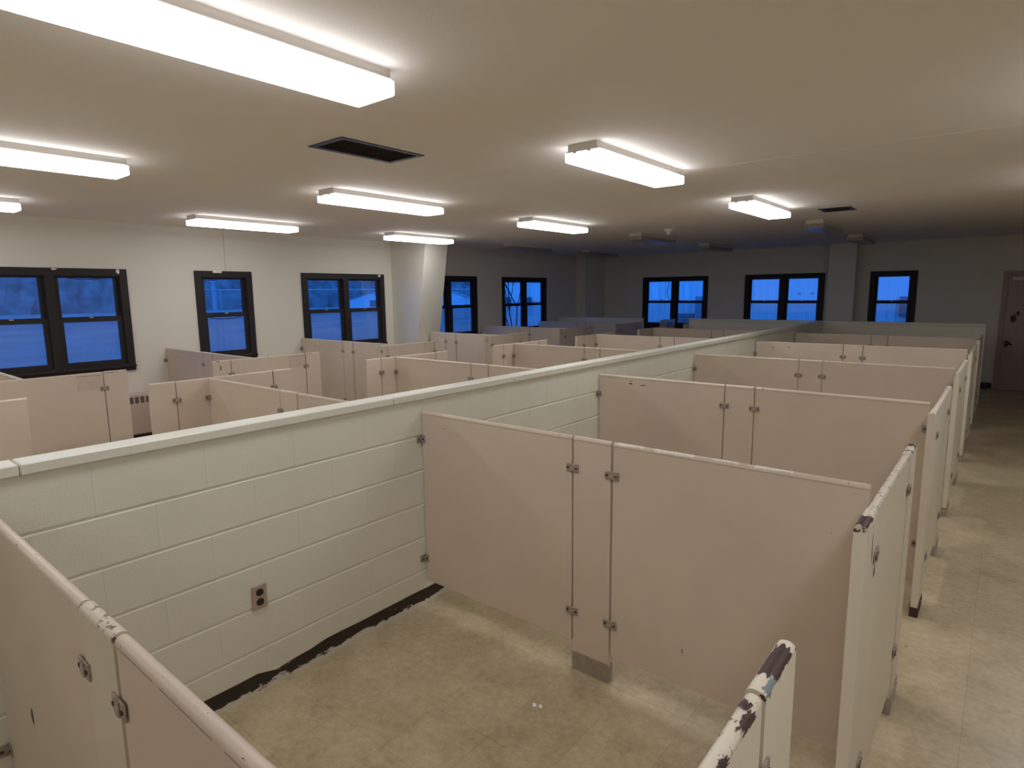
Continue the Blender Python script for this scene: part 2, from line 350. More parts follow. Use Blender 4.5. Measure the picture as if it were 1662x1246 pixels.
# ------------------------------------------------------------------ windows (local: x along the wall, y outward, z up)
def window(name, length, nun, label, loc, rz, cord=None, marks=()):
    t = sempty(name, loc, label, 'window', rz)
    c = CAS; W_ = length; mw = .205
    fr = MB(); th = .022
    fr.box(0, c, -th, 0, Z0W + .055, Z1W - c); fr.box(W_ - c, W_, -th, 0, Z0W + .055, Z1W - c); fr.box(0, W_, -th, 0, Z1W - c, Z1W)
    fr.build('window_casing', M['darkframe'], t)
    sl = MB(); sl.box(-.004, W_ + .004, -.045, 0, Z0W + .03, Z0W + .055, .004); sl.box(0, W_, -.02, 0, Z0W - .015, Z0W + .03)
    sl.build('window_sill', M['darkframe'], t)
    spans = [(c, W_ - c)] if nun == 1 else [(c, W_ / 2 - .045), (W_ / 2 + .045, W_ - c)]
    if nun == 2: MB().box(W_ / 2 - .045, W_ / 2 + .045, -th, .08, Z0W + .055, Z1W - c).build('window_mullion', M['darkframe'], t)
    jl = MB()
    for a, b in spans:   # jamb liners
        jl.box(a, a + .012, 0, .085, Z0W + .06, Z1W - c); jl.box(b - .012, b, 0, .085, Z0W + .06, Z1W - c)
        jl.box(a + .012, b - .012, 0, .085, Z1W - c - .012, Z1W - c); jl.box(a + .012, b - .012, 0, .085, Z0W + .055, Z0W + .08)
    jl.build('window_jamb', M['darkframe'], t)
    zm0, zm1 = 1.535, 1.598
    for a, b in spans:
        a += .013; b -= .013; rl = .040
        # lower sash (inner track)
        lo = MB(); y0, y1 = .004, .032; zb = Z0W + .081
        lo.box(a, a + rl, y0, y1, zb, zm1); lo.box(b - rl, b, y0, y1, zb, zm1); lo.box(a + rl, b - rl, y0, y1, zb, zb + .05); lo.box(a + rl, b - rl, y0, y1, zm0, zm1 - .001)
        s = lo.build('lower_sash', M['darkframe'], t)
        MB().box(a + rl, b - rl,   .018, .021, zb + .05, zm0).build('glass_pane', M['glass'], s)
        MB().box((a + b) / 2 - .022, (a + b) / 2 + .022, -.008, y0, zm1 - .02, zm1 - .004, .003).build('sash_lock', M['bracket'], s)
        # upper sash (outer track)
        up = MB(); y0, y1 = .034, .060; zt = Z1W - c - .013
        up.box(a, a + rl, y0, y1, zm0, zt); up.box(b - rl, b, y0, y1, zm0, zt); up.box(a + rl, b - rl, y0, y1, zt - .014, zt); up.box(a + rl, b - rl, y0, y1, zm0, zm1 - .02)
        s2 = up.build('upper_sash', M['darkframe'], t)
        MB().box(a + rl, b - rl,   .046, .049, zm1 - .02, zt - .014).build('glass_pane', M['glass'], s2)
        sc_ = MB().quad((a + .005, .070, zb), (b - .005, .070, zb), (b - .005, .070, zm1), (a + .005, .070, zm1)).build('insect_screen', M['screen'], t)
    if cord:
        for (a, b, z, sag, yy) in cord:
            cm = MB(); pts = []
            for k in range(13): q = k / 12; pts.append((a + (b - a) * q, yy, z - sag * 4 * q * (1 - q)))
            for p, q in zip(pts, pts[1:]): cm.cyl(p, q, .0045, n=6)
            cm.build('drooping_gasket', M['black'], t)
    for (x, z, ww, hh) in marks:
        pts = []; random.seed(int(x * 1000))
        for k in range(10): an = 2 * PI * k / 10; rr = random.uniform(.7, 1.15); pts.append((x + math.cos(an) * ww / 2 * rr, -th - .0012, z + math.sin(an) * hh / 2 * rr))
        MB().poly(pts).build('bare_paint_spot', M['plaster'], t)
    return t
# window wall: local +x = world +y, outward = world -x  -> rotation +90deg
def wl(i, label, **k): n, a, b, u = WIN_L[i]; return window(n, b - a, u, label, (XW, a, 0), PI / 2, **k)
def wf(i, label, **k): n, a, b, u = WIN_F[i]; return window(n, b - a, u, label, (a, YF, 0), 0, **k)
wl(0, 'double dark framed window nearest the camera, at the left edge', cord=[(.97, 1.36, 2.058, .02, .040)], marks=[(1.505, 2.135, .05, .06), (.86, 2.15, .07, .02)])
w2 = wl(1, 'single dark framed sash window with a torn strip on its top casing', cord=[(.16, .62, 1.53, .022, .012)])
MB().box(.24, .36, -.045, -.018, Z1W - .028, Z1W + .012, .004).build('torn_bracket', M['plaster'], w2)
wl(2, 'double dark framed window beside the tapered column', marks=[(1.50, 2.14, .06, .04)])
wl(3, 'double dark framed window partly hidden behind the tapered column')
wl(4, 'double dark framed window last on the left wall, bare tree outside')
wf(0, 'double dark framed window leftmost on the far wall')
wf(1, 'double dark framed window at the end of the block half wall')
wf(2, 'single dark framed window right of the far wall column')

# ------------------------------------------------------------------ door in the far wall
d = sempty('door_1', (DX0, YF, 0), 'closed beige metal door with rust stains in the dark far corner', 'door')
fm = MB(); fm.box(-.07, 0, -.035, 0, 0, DZ + .07); fm.box(.92, .99, -.035, 0, 0, DZ + .07); fm.box(0, .92, -.035, 0, DZ, DZ + .07)
fm.build('door_frame', M['doorframe'], d)
MB().box(.004, .916, -.018, -.002, .01, DZ - .004, .002).build('door_panel', M['door'], d)
MB().box(.06, .36, -.075, -.02, 1.945, 2.005, .006).build('door_closer', mat('closer_cover', (.66, .60, .55), .4), d)
hm = MB(); hm.box(.035, .085, -.026, -.018, .77, .87, .002); hm.cyl((.06, -.02, .82), (.06, -.07, .82), .012); hm.cyl((.06, -.068, .82), (.15, -.068, .82), .011)
hm.build('door_handle', M['black'], d)
def blob(cx, cz, w_, h_, y, seed, n=14):
    random.seed(seed); return [(cx + math.cos(2 * PI * k / n) * w_ / 2 * random.uniform(.55, 1.15), y, cz + math.sin(2 * PI * k / n) * h_ / 2 * random.uniform(.6, 1.15)) for k in range(n)]
rs = MB(); rs.poly(blob(.13, 1.27, .09, .17, -.0192, 3)); rs.poly(blob(.18, 1.37, .06, .09, -.0192, 4)); rs.poly(blob(.26, 1.50, .05, .035, -.0192, 5)); rs.poly(blob(.07, .84, .10, .09, -.0275, 6))
rs.build('rust_stain', M['rust'], d)

# ------------------------------------------------------------------ masonry half walls: real block courses with raked joints
def block_wall(name, u0, u1, t, top_cap, label, along, origin, even=0.01, ends=(True, True)):
    """wall along local x from u0 to u1, faces at y=0 (front) and y=t; blocks as shallow raised cushions on a core"""
    rot = {'y': PI / 2, 'x': 0}[along]
    root = sempty(name, origin, label, 'half wall', rot)
    g = .0045; j = .0045; mb = MB()
    mb.box(u0, u1, g, t - g, 0, 6 * B8 + .004)
    def cushion(a, b, z0, z1, y, sgn):
        i = len(mb.v); e = .0058
        h = e * .32; d = g * .30   # head joints are nearly filled with paint, bed joints deeper
        mb.v += [(a, y + sgn * g, z0), (b, y + sgn * g, z0), (b, y + sgn * g, z1), (a, y + sgn * g, z1), (a + h, y, z0 + e), (b - h, y, z0 + e), (b - h, y, z1 - e), (a + h, y, z1 - e)]
        mb.v += [(a, y + sgn * d, z0 + e), (b, y + sgn * d, z0 + e), (b, y + sgn * d, z1 - e), (a, y + sgn * d, z1 - e)]
        for q in ((4, 5, 6, 7), (8, 4, 7, 11), (5, 9, 10, 6), (0, 1, 9, 5, 4, 8), (7, 6, 10, 2, 3, 11)): mb.f.append(tuple(i + k for k in q))
        return
    L_ = .4064
    for cse in range(6):
        off = even if cse % 2 == 1 else even + L_ / 2
        xs = [u0]; k = math.floor((u0 - off) / L_) + 1
        while off + k * L_ < u1 - .02:
            if off + k * L_ > u0 + .02: xs.append(off + k * L_)
            k += 1
        xs.append(u1)
        for a, b in zip(xs, xs[1:]):
            for y, s in ((0, 1), (t, -1)):
                cushion(a, b, cse * B8 + j / 2, (cse + 1) * B8 - j / 2, y, s)
    mb.build('block_courses', M['masonry'], root)
    cb = MB(); o = .012; zc = 6 * B8 + .004
    k = math.floor((u0 - .41) / .8128) + 1; xs = [u0]
    while -1.82 + .8128 * 2 * k < u1 - .05:
        q = -1.82 + .8128 * 2 * k
        if q > u0 + .05: xs.append(q)
        k += 1
    xs.append(u1)
    for a, b in zip(xs, xs[1:]):
        cb.box(a + .001, b - .001, -o, t + o * .6, zc + .003, top_cap, .005)
    cb.box(u0 + .002, u1 - .002, -.004, t + .002, zc, zc + .004)
    cb.build('cap_course', M['masonry'], root)
    return root
# spine wall: local x -> world y, local y -> world -x, front face at world x=0
block_wall('wall_spine', -5.2, 9.63, .092, WT, 'long painted block half wall down the middle of the room', 'y', (0, 0, 0))
block_wall('wall_cross', -2.50, 2.30, .10, WT, 'painted block half wall crossing at the far end', 'x', (0, 9.632, 0), even=.1)
block_wall('wall_stub', XW + .002, -3.72, .10, 1.18, 'short painted block half wall by the far left windows', 'x', (0, 9.95, 0), even=.1)
# stripped base at the foot of the spine wall (ragged upper edge)
def base_strip(x, sgn, y0, y1, name, m, ragged=False):
    mb = MB(); n = 160; random.seed(11); h = .088; cur = 0
    ys = [y0 + (y1 - y0) * k / n for k in range(n + 1)]; hs = []
    for yy in ys:
        cur = cur * .5 + random.uniform(-.0015, .0015); hh = h + cur
        if ragged and -1.0 < yy < -.86: hh -= .030 * math.sin((yy + 1.0) / .14 * PI) ** .5
        elif ragged and -.86 < yy < -.70: hh -= .012
        hs.append(hh)
    for a, b, ha, hb in zip(ys, ys[1:], hs, hs[1:]):
        mb.quad((x, a, 0), (x, b, 0), (x, b, hb), (x, a, ha)); mb.quad((x, a, ha), (x, b, hb), (x - sgn * .0035, b, hb), (x - sgn * .0035, a, ha))
    o = struct(name, mb, m); return o
o = base_strip(.0022, 1, -5.1, 9.6, 'baseboard_spine', M['base'], True); tag(o, 'black stripped baseboard adhesive with white paint residue along the block wall', 'baseboard')
mb = MB()
mb.box(-5.55, DX0 - .08, YF - .008, YF, 0, .10); mb.box(DX1 + .08, XR, YF - .008, YF, 0, .10)
struct('baseboard_far', mb, M['basedark'], 'dark vinyl baseboard on the far wall', 'baseboard')
mb = MB(); mb.box(XW, XW + .008, YB, 4.79, 0, .10); mb.box(XW, XW + .008, 5.33, 10.74, 0, .10)
struct('baseboard_left', mb, M['basedark'], 'dark vinyl baseboard under the left windows', 'baseboard')

# ------------------------------------------------------------------ cubicle partitions
def prof_cap(th, z0, z1):
    """panel section with a rounded slightly overhanging cap moulding"""
    b = th / 2; c = b + .0022; zc = z1 - .017; pts = [(-b, z0), (b, z0), (b, zc), (c, zc + .001)]
    for k in range(0, 9): a = PI * k / 8; pts.append((c * math.cos(a), zc + .004 + .013 * math.sin(a)))
    pts += [(-c, zc + .001), (-b, zc)]
    return pts
def prof_round(th, z0, z1):
    b = th / 2; h_ = .012; pts = [(-b, z0), (b, z0)]
    for k in range(0, 11): a = PI * k / 10; pts.append((b * math.cos(a), z1 - h_ + h_ * math.sin(a)))
    return pts
_MC = {}
def cached(key, fn, name, m, parent, loc, rz=0.0):
    """one shared mesh per kind of small part"""
    if key not in _MC:
        o = fn().build(name, m, parent); _MC[key] = o.data
    else:
        o = bpy.data.objects.new(name, _MC[key]); C.objects.link(o); o.parent = parent
    o.location = loc; o.rotation_euler = (0, 0, rz); return o
def screw_at(par, x, y, z, rz=0.0):
    return cached('screw', lambda: MB().cyl((0, .002, 0), (0, -.003, 0), .0055, n=8), 'screw', M['screw'], par, (x, y, z), rz)
def flat_bracket():
    mb = MB(); mb.box(-.033, .033, -.005, 0, -.020, .020, .0012); mb.box(-.011, .011, -.0085, -.003, -.017, .017, .001); return mb
def add_bracket(root, x, z, th):
    for s in (-1, 1):   # one plate on each face
        o = cached('flat', flat_bracket, 'bracket', M['bracket'], root, (x, s * th / 2, z), 0 if s < 0 else PI)
        for q in (-.023, .023): screw_at(o, q, -.005, 0)
def ell_bracket():
    mb = MB(); mb.box(0, .032, -.0035, 0, -.022, .022, .001); mb.box(0, .004, -.038, -.003, -.022, .022, .001); return mb
def ell_bracket_m():
    mb = MB(); mb.box(-.032, 0, -.0035, 0, -.022, .022, .001); mb.box(-.004, 0, -.038, -.003, -.022, .022, .001); return mb
def end_bracket(root, x, z, th, side):
    """angle brackets at an end, against a wall (side=-1) or a front (side=+1)"""
    for s in (-1, 1):
        pos = (side < 0) == (s < 0)
        o = cached('ell' if pos else 'ellm', ell_bracket if pos else ell_bracket_m, 'bracket', M['bracket'], root, (x, s * th / 2, z), 0 if s < 0 else PI)
        sg = 1 if pos else -1
        screw_at(o, sg * .019, -.0035, 0); screw_at(o, sg * .004, -.024, 0, sg * PI / 2)
ZB = .142
def shoe(root, x0, x1, th, m=None, hh=.092, ragged=False):
    mb = MB(); b = th / 2 + .0035
    mb.box(x0 - .003, x1 + .003, -b, -b + .0025, 0, hh, 0); mb.box(x0 - .003, x1 + .003, b - .0025, b, 0, hh, 0)
    mb.box(x0 - .003, x0 - .0005, -b + .0025, b - .0025, 0, hh * .8); mb.box(x1 + .0005, x1 + .003, -b + .0025, b - .0025, 0, hh * .8)
    for s in (-1, 1):
        for q in (x0 + .02, x1 - .02): mb.cyl((q, s * b, hh * .72), (q, s * (b + .003), hh * .72), .006, n=8)
    return mb.build('shoe', m or M['steel'], root)

def row_partition(origin, rz, s1, s2, L_, label, group, scuffs=(), pil_m='panel', cap_bits=()):
    """panel - narrow pilaster on a steel shoe - panel, starting at a wall (local x = 0)"""
    t = thing('cubicle_divider', label, 'partition', origin, rz, group)
    th = .024; g = .0055
    MB().extrude(prof_cap(th, ZB, H), .012, s1 - g).build('panel', M['panel'], t, smooth=True)
    p = MB().extrude(prof_cap(.029, .012, H + .001), s1 + g, s2 - g).build('pilaster', M[pil_m], t, smooth=True)
    for i, (a0, a1, x0, x1, mm) in enumerate(cap_bits): ragged_cap(a0, a1, x0, x1, .0284, 300 + i, .004).build('worn_patch', M[mm], t)
    sh = shoe(p, s1 + g, s2 - g, .029)
    MB().extrude(prof_cap(th, ZB, H), s2 + g, L_).build('panel', M['panel'], t, smooth=True)
    for z in (1.012, .30):
        add_bracket(t, s1, z, .029); add_bracket(t, s2, z, .029); end_bracket(t, .001, z - (.012 if z > .5 else .02), th, -1)
    for z in (1.0, .29): end_bracket(t, L_ + .003, z, th, 1)
    if scuffs:
        for i, (x, z, w_, h_, sd) in enumerate(scuffs):
            MB().poly([(a, sd * (th / 2 + .0007), c) for a, _, c in blob(x, z, w_, h_, 0, 40 + i)]).build('scuff_mark', M['scuff'], t)
    return t

def ragged_cap(a0, a1, x0, x1, th, seed, amp=.012):
    """thin shell hugging the rounded top, ragged outline; a0..a1 in degrees around the arc"""
    random.seed(seed); b = th / 2 + .0006; h_ = .0126; n = 26; k = 8; mb = MB()
    e0 = [random.uniform(-1, 1) * amp for _ in range(k + 1)]; e1 = [random.uniform(-1, 1) * amp for _ in range(k + 1)]
    rows = []; wa = wb = 0.0
    for i in range(n + 1):
        q = i / n; wa = wa * .82 + random.uniform(-7, 7); wb = wb * .82 + random.uniform(-7, 7); aa = a0 + wa; ab = a1 + wb
        row = []
        for jx in range(k + 1):
            s = jx / k; an = math.radians(aa + (ab - aa) * s); x = x0 + e0[jx] + (x1 + e1[jx] - x0 - e0[jx]) * q
            x = max(x, min(x0, x1) - .0 if False else x)
            row.append((x, b * math.cos(an), H - .012 + h_ * math.sin(an) if 0 <= math.degrees(an) <= 180 else H - .012 - abs(math.sin(an)) * .05))
        rows.append(row)
    for r0, r1 in zip(rows, rows[1:]):
        for jx in range(k): mb.quad(r0[jx], r1[jx], r1[jx + 1], r0[jx + 1])
    return mb

def front(origin, rz, L_, label, group, m='front', pil=.19, number=None, card=None, bare=(), rust_near=False, scuffs=(), pil2=None, attach=None):
    """pilaster - panel - pilaster with rounded tops; local x along the front"""
    pil2 = pil if pil2 is None else pil2
    t = thing('cubicle_screen', label, 'partition', origin, rz, group)
    th = .034; g = .005; mt = M[m]
    p1 = MB().extrude(prof_round(th, .012, H), 0, pil - g).build('pilaster', mt, t, smooth=True)
    shoe(p1, 0.001, pil - g, th, M['shoe_rust'] if rust_near else None, .07 if rust_near else .092)
    MB().extrude(prof_round(th - .006, ZB, H - .002), pil + g, L_ - pil2 - g).build('panel', mt, t, smooth=True)
    p2 = MB().extrude(prof_round(th, .012, H), L_ - pil2 + g, L_).build('pilaster', mt, t, smooth=True)
    shoe(p2, L_ - pil2 + g, L_ - .001, th)
    for z in (1.012, .30): add_bracket(t, pil, z, th); add_bracket(t, L_ - pil2, z, th)
    for i, (a0, a1, x0, x1, mm) in enumerate(bare):
        ragged_cap(a0, a1, x0, x1, th, 100 + i + int(L_ * 1000)).build('bare_patch', M[mm], t)
    if number:
        ch, x, z, sd, hgt = number
        cu = bpy.data.curves.new('number', 'FONT'); cu.body = ch; cu.size = hgt * 1.4; cu.extrude = .0006; cu.align_x = 'CENTER'; cu.resolution_u = 3
        to = bpy.data.objects.new('tmp', cu); C.objects.link(to)
        bpy.context.view_layer.update()
        me = bpy.data.meshes.new_from_object(to.evaluated_get(bpy.context.evaluated_depsgraph_get())); bpy.data.objects.remove(to)
        me.materials.clear(); me.materials.append(M['ink'])
        no = bpy.data.objects.new('number', me); C.objects.link(no); no.parent = t
        no['label'] = 'black number ' + ch
        no.location = (x, sd * (th / 2 + .0008), z); no.rotation_euler = (PI / 2, 0, 0 if sd < 0 else PI)
    if card:
        x0, x1, z0, z1, sd = card; yb = sd * ((th - .006) / 2)
        MB().box(x0, x1, min(yb, yb + sd * .0015), max(yb, yb + sd * .0015), z0, z1).build('card_residue', M['residue'], t)
        q = MB(); q.box(x0 + .0, x1, min(yb, yb + sd * .002), max(yb, yb + sd * .002), z1, z1 + .003); q.build('tape_edge', M['scuff'], t)
    if scuffs:
        for i, (x, z, w_, h_, sd) in enumerate(scuffs): MB().poly([(a, sd * (th / 2 + .0009), c) for a, _, c in blob(x, z, w_, h_, 0, 70 + i)]).build('scuff_mark', M['scuff'], t)
    return t

# right bay rows (panel centre 12 mm behind the measured near face)
RY = [(-1.945, 'beige steel cubicle divider at the bottom left corner, nearest the camera'),
      (.0, 'beige steel cubicle divider on the near side of the open cubicle, showing its steel shoe'),
      (1.948, 'beige steel cubicle divider with dark scuffs near its top, second beyond the outlet'),
      (3.905, 'beige steel divider right of the block wall, third row beyond the outlet'),
      (5.90, 'beige steel divider right of the block wall, fourth row beyond the outlet'),
      (7.79, 'dim beige steel divider right of the block wall, last before the cross wall')]
RS = {1: [(.19, 1.085, .022, .004, -1), (.06, 1.12, .006, .004, -1), (.29, 1.06, .005, .004, -1), (1.60, .30, .006, .03, -1)],
      2: [(.30, 1.125, .035, .005, -1), (.295, 1.105, .04, .012, -1), (.40, 1.100, .06, .010, -1)],
      4: [(.22, 1.09, .04, .012, -1), (.42, 1.10, .03, .009, -1)], 0: [(.42, .60, .03, .06, -1), (1.45, .92, .01, .04, -1), (1.62, .74, .008, .05, -1)]}
RC = {1: [(60, 150, 1.27, 1.40, 'flaked'), (80, 160, 1.45, 1.62, 'flaked'), (70, 140, 1.70, 1.80, 'flaked'), (60, 130, 1.10, 1.20, 'flaked'), (90, 150, 1.86, 2.0, 'flaked')]}
RG = 'steel dividers right of the block half wall'
for i, (y, lab) in enumerate(RY):
    rp = row_partition((.002, y + .012, 0), 0, 1.040, 1.248, 2.245, lab, RG, RS.get(i, ()), 'speckled' if i == 0 else 'panel', RC.get(i, ()))
    if i == 0:   # thin broken dark line under the cap moulding
        for a, b in ((1.262, 1.43), (1.46, 1.66), (1.70, 2.0)): MB().box(a, b, -.0128, -.012, H - .0205, H - .0182).build('dark_line', M['scuff'], rp)
RF = [(-2.34, 1.191, 'cream cubicle front at the bottom edge with a bare brown patch on its end', dict(bare=[(45, 172, 1.055, 1.165, 'bare'), (115, 176, 1.015, 1.062, 'blueprimer'), (110, 176, .90, .955, 'bare'), (130, 178, .80, .83, 'bare'), (60, 120, .955, .965, 'bare')])),
      (-.42, 1.165, 'cream cubicle front with bare brown near tip and white scraped top edge', dict(bare=[(25, 165, .0, .095, 'bare'), (20, 150, 1.12, 1.163, 'bare'), (40, 160, 1.02, 1.035, 'bare')], rust_near=True, scuffs=[(.19, .96, .03, .05, -1), (.12, 1.06, .01, .12, -1)])),
      (1.563, 1.197, 'cream cubicle front with a clean pale top, third from the camera', dict(rust_near=True)),
      (3.515, 1.19, 'cream cubicle front along the right aisle, fourth from the camera', {}),
      (5.50, 1.19, 'cream cubicle front along the right aisle, fifth from the camera', {}),
      (7.45, 1.19, 'dim cream cubicle front along the right aisle, nearest the far door', {})]
for y, L_, lab, kw in RF:
    front((2.288, y, 0), PI / 2, L_, lab, 'cubicle fronts along the right aisle', 'front', **kw)

# inner rows of the left bay: attached to the back of the spine wall, run towards -x
IY = [(-2.02, 'beige steel divider left of the block wall, hidden below the near wall cap'),
      (-.06, 'beige steel divider left of the block wall, nearest one in view'),
      (1.92, 'beige steel divider left of the block wall, second one in view'),
      (3.93, 'beige steel divider left of the block wall, third one in view'),
      (6.0, 'beige steel divider left of the block wall, fourth one in view'),
      (7.98, 'beige steel divider left of the block wall, last before the cross wall')]
for y, lab in IY[1:]:
    row_partition((-.094, y + .012, 0), PI, 1.08, 1.30, 2.392, lab, 'steel dividers left of the block half wall')
IF = [(-2.45, 1.193, 'beige cubicle front at the far left edge behind the block wall', {}),
      (-.504, 1.206, 'beige inner cubicle front facing the block wall, left of the wall heater gap', {}),
      (1.535, 1.17, 'beige inner cubicle front facing the block wall, in front of the number 4', {}),
      (3.53, 1.16, 'beige inner cubicle front facing the block wall, in front of the number 5', {}),
      (5.46, 1.17, 'beige inner cubicle front with a bright near edge, fourth from the left', {}),
      (7.46, 1.15, 'beige inner cubicle front near the cross wall, dimly lit', {})]
for y, L_, lab, kw in IF:
    front((-2.512, y, 0), PI / 2, L_, lab, 'inner cubicle fronts of the left bay', 'front_l', **kw)

# outer rows of the left bay: attached to the window wall
OY = [(-1.02, XW, 'beige steel divider under the nearest window, at the left edge'),
      (.975, XW, 'beige steel divider between the nearest and the single window'),
      (2.96, XW, 'beige steel divider beneath the double window left of the column'),
      (5.055, -5.312, 'beige steel divider attached to the tapered column'),
      (7.10, XW, 'beige steel divider between the last two left windows'),
      (9.14, XW, 'dim beige steel divider beneath the last left window')]
for y, x, lab in OY:
    L_ = -3.754 - x; row_partition((x + .002, y + .012, 0), 0, -4.906 - x, -4.664 - x, L_, lab, 'steel dividers at the window wall', [(.35, 1.06, .07, .006, -1)] if y in (2.96, .975) else ())
OF = [(-1.50, 1.255, 'beige outer cubicle front at the left edge with a card outline', None),
      (.541, 1.254, 'beige outer cubicle front marked 3 below the single window', '3'),
      (2.62, 1.23, 'beige outer cubicle front marked 4 left of the tapered column', '4'),
      (4.71, 1.10, 'beige outer cubicle front marked 5 right of the tapered column', '5'),
      (6.75, 1.20, 'dim outer cubicle front marked 6 beneath the last left windows', '6'),
      (8.78, 1.17, 'dark outer cubicle front near the far left corner', None)]
for y, L_, lab, ch in OF:
    t = front((-3.733, y, 0), PI / 2, L_, lab, 'outer cubicle fronts of the left bay', 'front_l',
          number=(ch, .075 if ch != '4' else .09, 1.065, -1, .045) if ch else None, card=(L_ - .19 - .205, L_ - .19 - .02, 1.01, 1.135, -1), scuffs=[(.05, 1.156, .06, .008, -1), (L_ - .14, 1.15, .10, .007, -1)])
# short end front by the far left corner
t = thing('cubicle_screen', 'short blue-lit cubicle front against the far left window', 'partition', (-3.733, 10.90, 0), PI / 2, 'outer cubicle fronts of the left bay')
MB().extrude(prof_round(.034, .012, H), 0, .30).build('pilaster', M['front_l'], t, smooth=True); MB().extrude(prof_round(.028, ZB, H - .002), .31, .78).build('panel', M['front_l'], t, smooth=True)
add_bracket(t, .305, 1.012, .034); shoe(t.children[0], .001, .30, .034)
t = thing('cubicle_screen', 'dark short cubicle front post at the left end of the cross wall', 'partition', (-2.512, 9.43, 0), PI / 2, 'inner cubicle fronts of the left bay')
p = MB().extrude(prof_round(.034, .012, H), 0, .195).build('pilaster', M['front_l'], t, smooth=True); shoe(p, .001, .194, .034)

# ------------------------------------------------------------------ ceiling lamps
def ceiling_light(x0, y0, L_, lit, label, W_=.245):
    t = thing('ceiling_light', label, 'ceiling lamp', (x0, y0, HC), 0, 'lit wraparound ceiling lamps' if lit else 'unlit wraparound ceiling lamps')
    bd = MB(); bd.box(.018, W_ - .018, .004, L_ - .004, -.042, 0); bd.box(.006, W_ - .006, .002, L_ - .002, -.048, -.040)
    bd.build('lamp_body', M['white_metal'], t)
    # acrylic wrap lens: slightly tapered trough, open at the top
    ln = MB(); zt = -.049; zb = -.105; e = .009
    prof = [(0, zt), (0, zb + e), (e * .3, zb + e * .3), (e, zb), (W_ - e, zb), (W_ - e * .3, zb + e * .3), (W_, zb + e), (W_, zt)]
    n = len(prof); i = 0
    for y in (.012, L_ - .012): ln.v += [(x, y, z) for x, z in prof]
    for k in range(n): ln.f.append((k, (k + 1) % n, n + (k + 1) % n, n + k))
    lo = ln.build('lens', M['lens_on'] if lit else M['lens_off'], t)
    if lit:   # the prismatic sides give off less light than the flat bottom
        lo.data.materials.append(M['lens_side'])
        for p in lo.data.polygons:
            if abs(p.normal.z) < .3: p.material_index = 1
    for y0_, y1_ in ((0, .0115), (L_ - .0115, L_)):
        eb = MB(); eb.extrude([(x, z) for x, z in prof], y0_, y1_, axis='y')
        eb.build('lens_end_cap', M['lens_endlit'] if lit else M['lens_off'], t)
    cl = MB()
    for q in (.07, W_ - .07): cl.box(q - .012, q + .012, -.002, .003, -.056, -.040)
    cl.build('lens_clip', M['white_metal'], t)
    return t
M['lens_side'] = emis('lit_lens_side', LAMP_COL, LAMP_STRENGTH * .5)
M['lens_endlit'] = emis('lit_end_cap', LAMP_COL, LAMP_STRENGTH * .28)
LIT = [(.300, -1.79, 'lit ceiling lamp at the top left, largest and nearest the camera', 1.22),
       (-2.270, -1.88, 'lit ceiling lamp at the left edge, second in the nearest row', 1.22),
       (-4.790, -1.91, 'lit ceiling lamp cut off by the left edge, nearest the window wall', 1.22),
       (-4.790, .865, 'lit ceiling lamp above the single window', 1.27),
       (-2.220, .885, 'lit ceiling lamp just beyond the dark ceiling vent', 1.30),
       (.325, .985, 'lit ceiling lamp over the open cubicle, centre right', 1.235),
       (-4.745, 3.66, 'lit ceiling lamp in front of the tapered column', 1.23),
       (-2.215, 3.68, 'lit ceiling lamp in the far row, over the left bay centre', 1.23),
       (.325, 3.85, 'lit ceiling lamp rightmost in view, beside the small far vent', 1.25),
       (2.90, -1.80, 'unseen ceiling lamp added above the camera to light the room', 1.22), (2.90, .98, 'lit ceiling lamp over the right aisle, outside the picture', 1.22), (2.90, 3.83, 'lit ceiling lamp over the right aisle, further off', 1.22),  # the one above the camera is unseen, added to help light the room
       (.30, -4.6, 'added unseen ceiling lamp behind the camera, over the half wall', 1.22), (-2.27, -4.6, 'added unseen ceiling lamp behind the camera, over the left bay', 1.22), (-4.79, -4.6, 'added unseen ceiling lamp behind the camera, by the window wall', 1.22), (2.9, -4.6, 'added unseen ceiling lamp behind the camera, over the aisle', 1.22)]  # assumed row out of view behind the camera, added for room light
for x, y, lab, L_ in LIT: ceiling_light(x, y, L_, True, lab)
OFF = [(-4.86, 6.55, 'unlit ceiling lamp just right of the tapered column, beyond the lit rows'), (-2.20, 6.45, 'unlit ceiling lamp beside the small round detector'),
       (.355, 6.54, 'unlit ceiling lamp behind the small far vent'), (-4.80, 9.12, 'unlit ceiling lamp deep in the far left corner'),
       (-2.22, 9.25, 'unlit ceiling lamp above the leftmost far wall window'), (.335, 9.35, 'unlit ceiling lamp in front of the far wall column')]
for x, y, lab in OFF: ceiling_light(x, y, 1.22, False, lab)

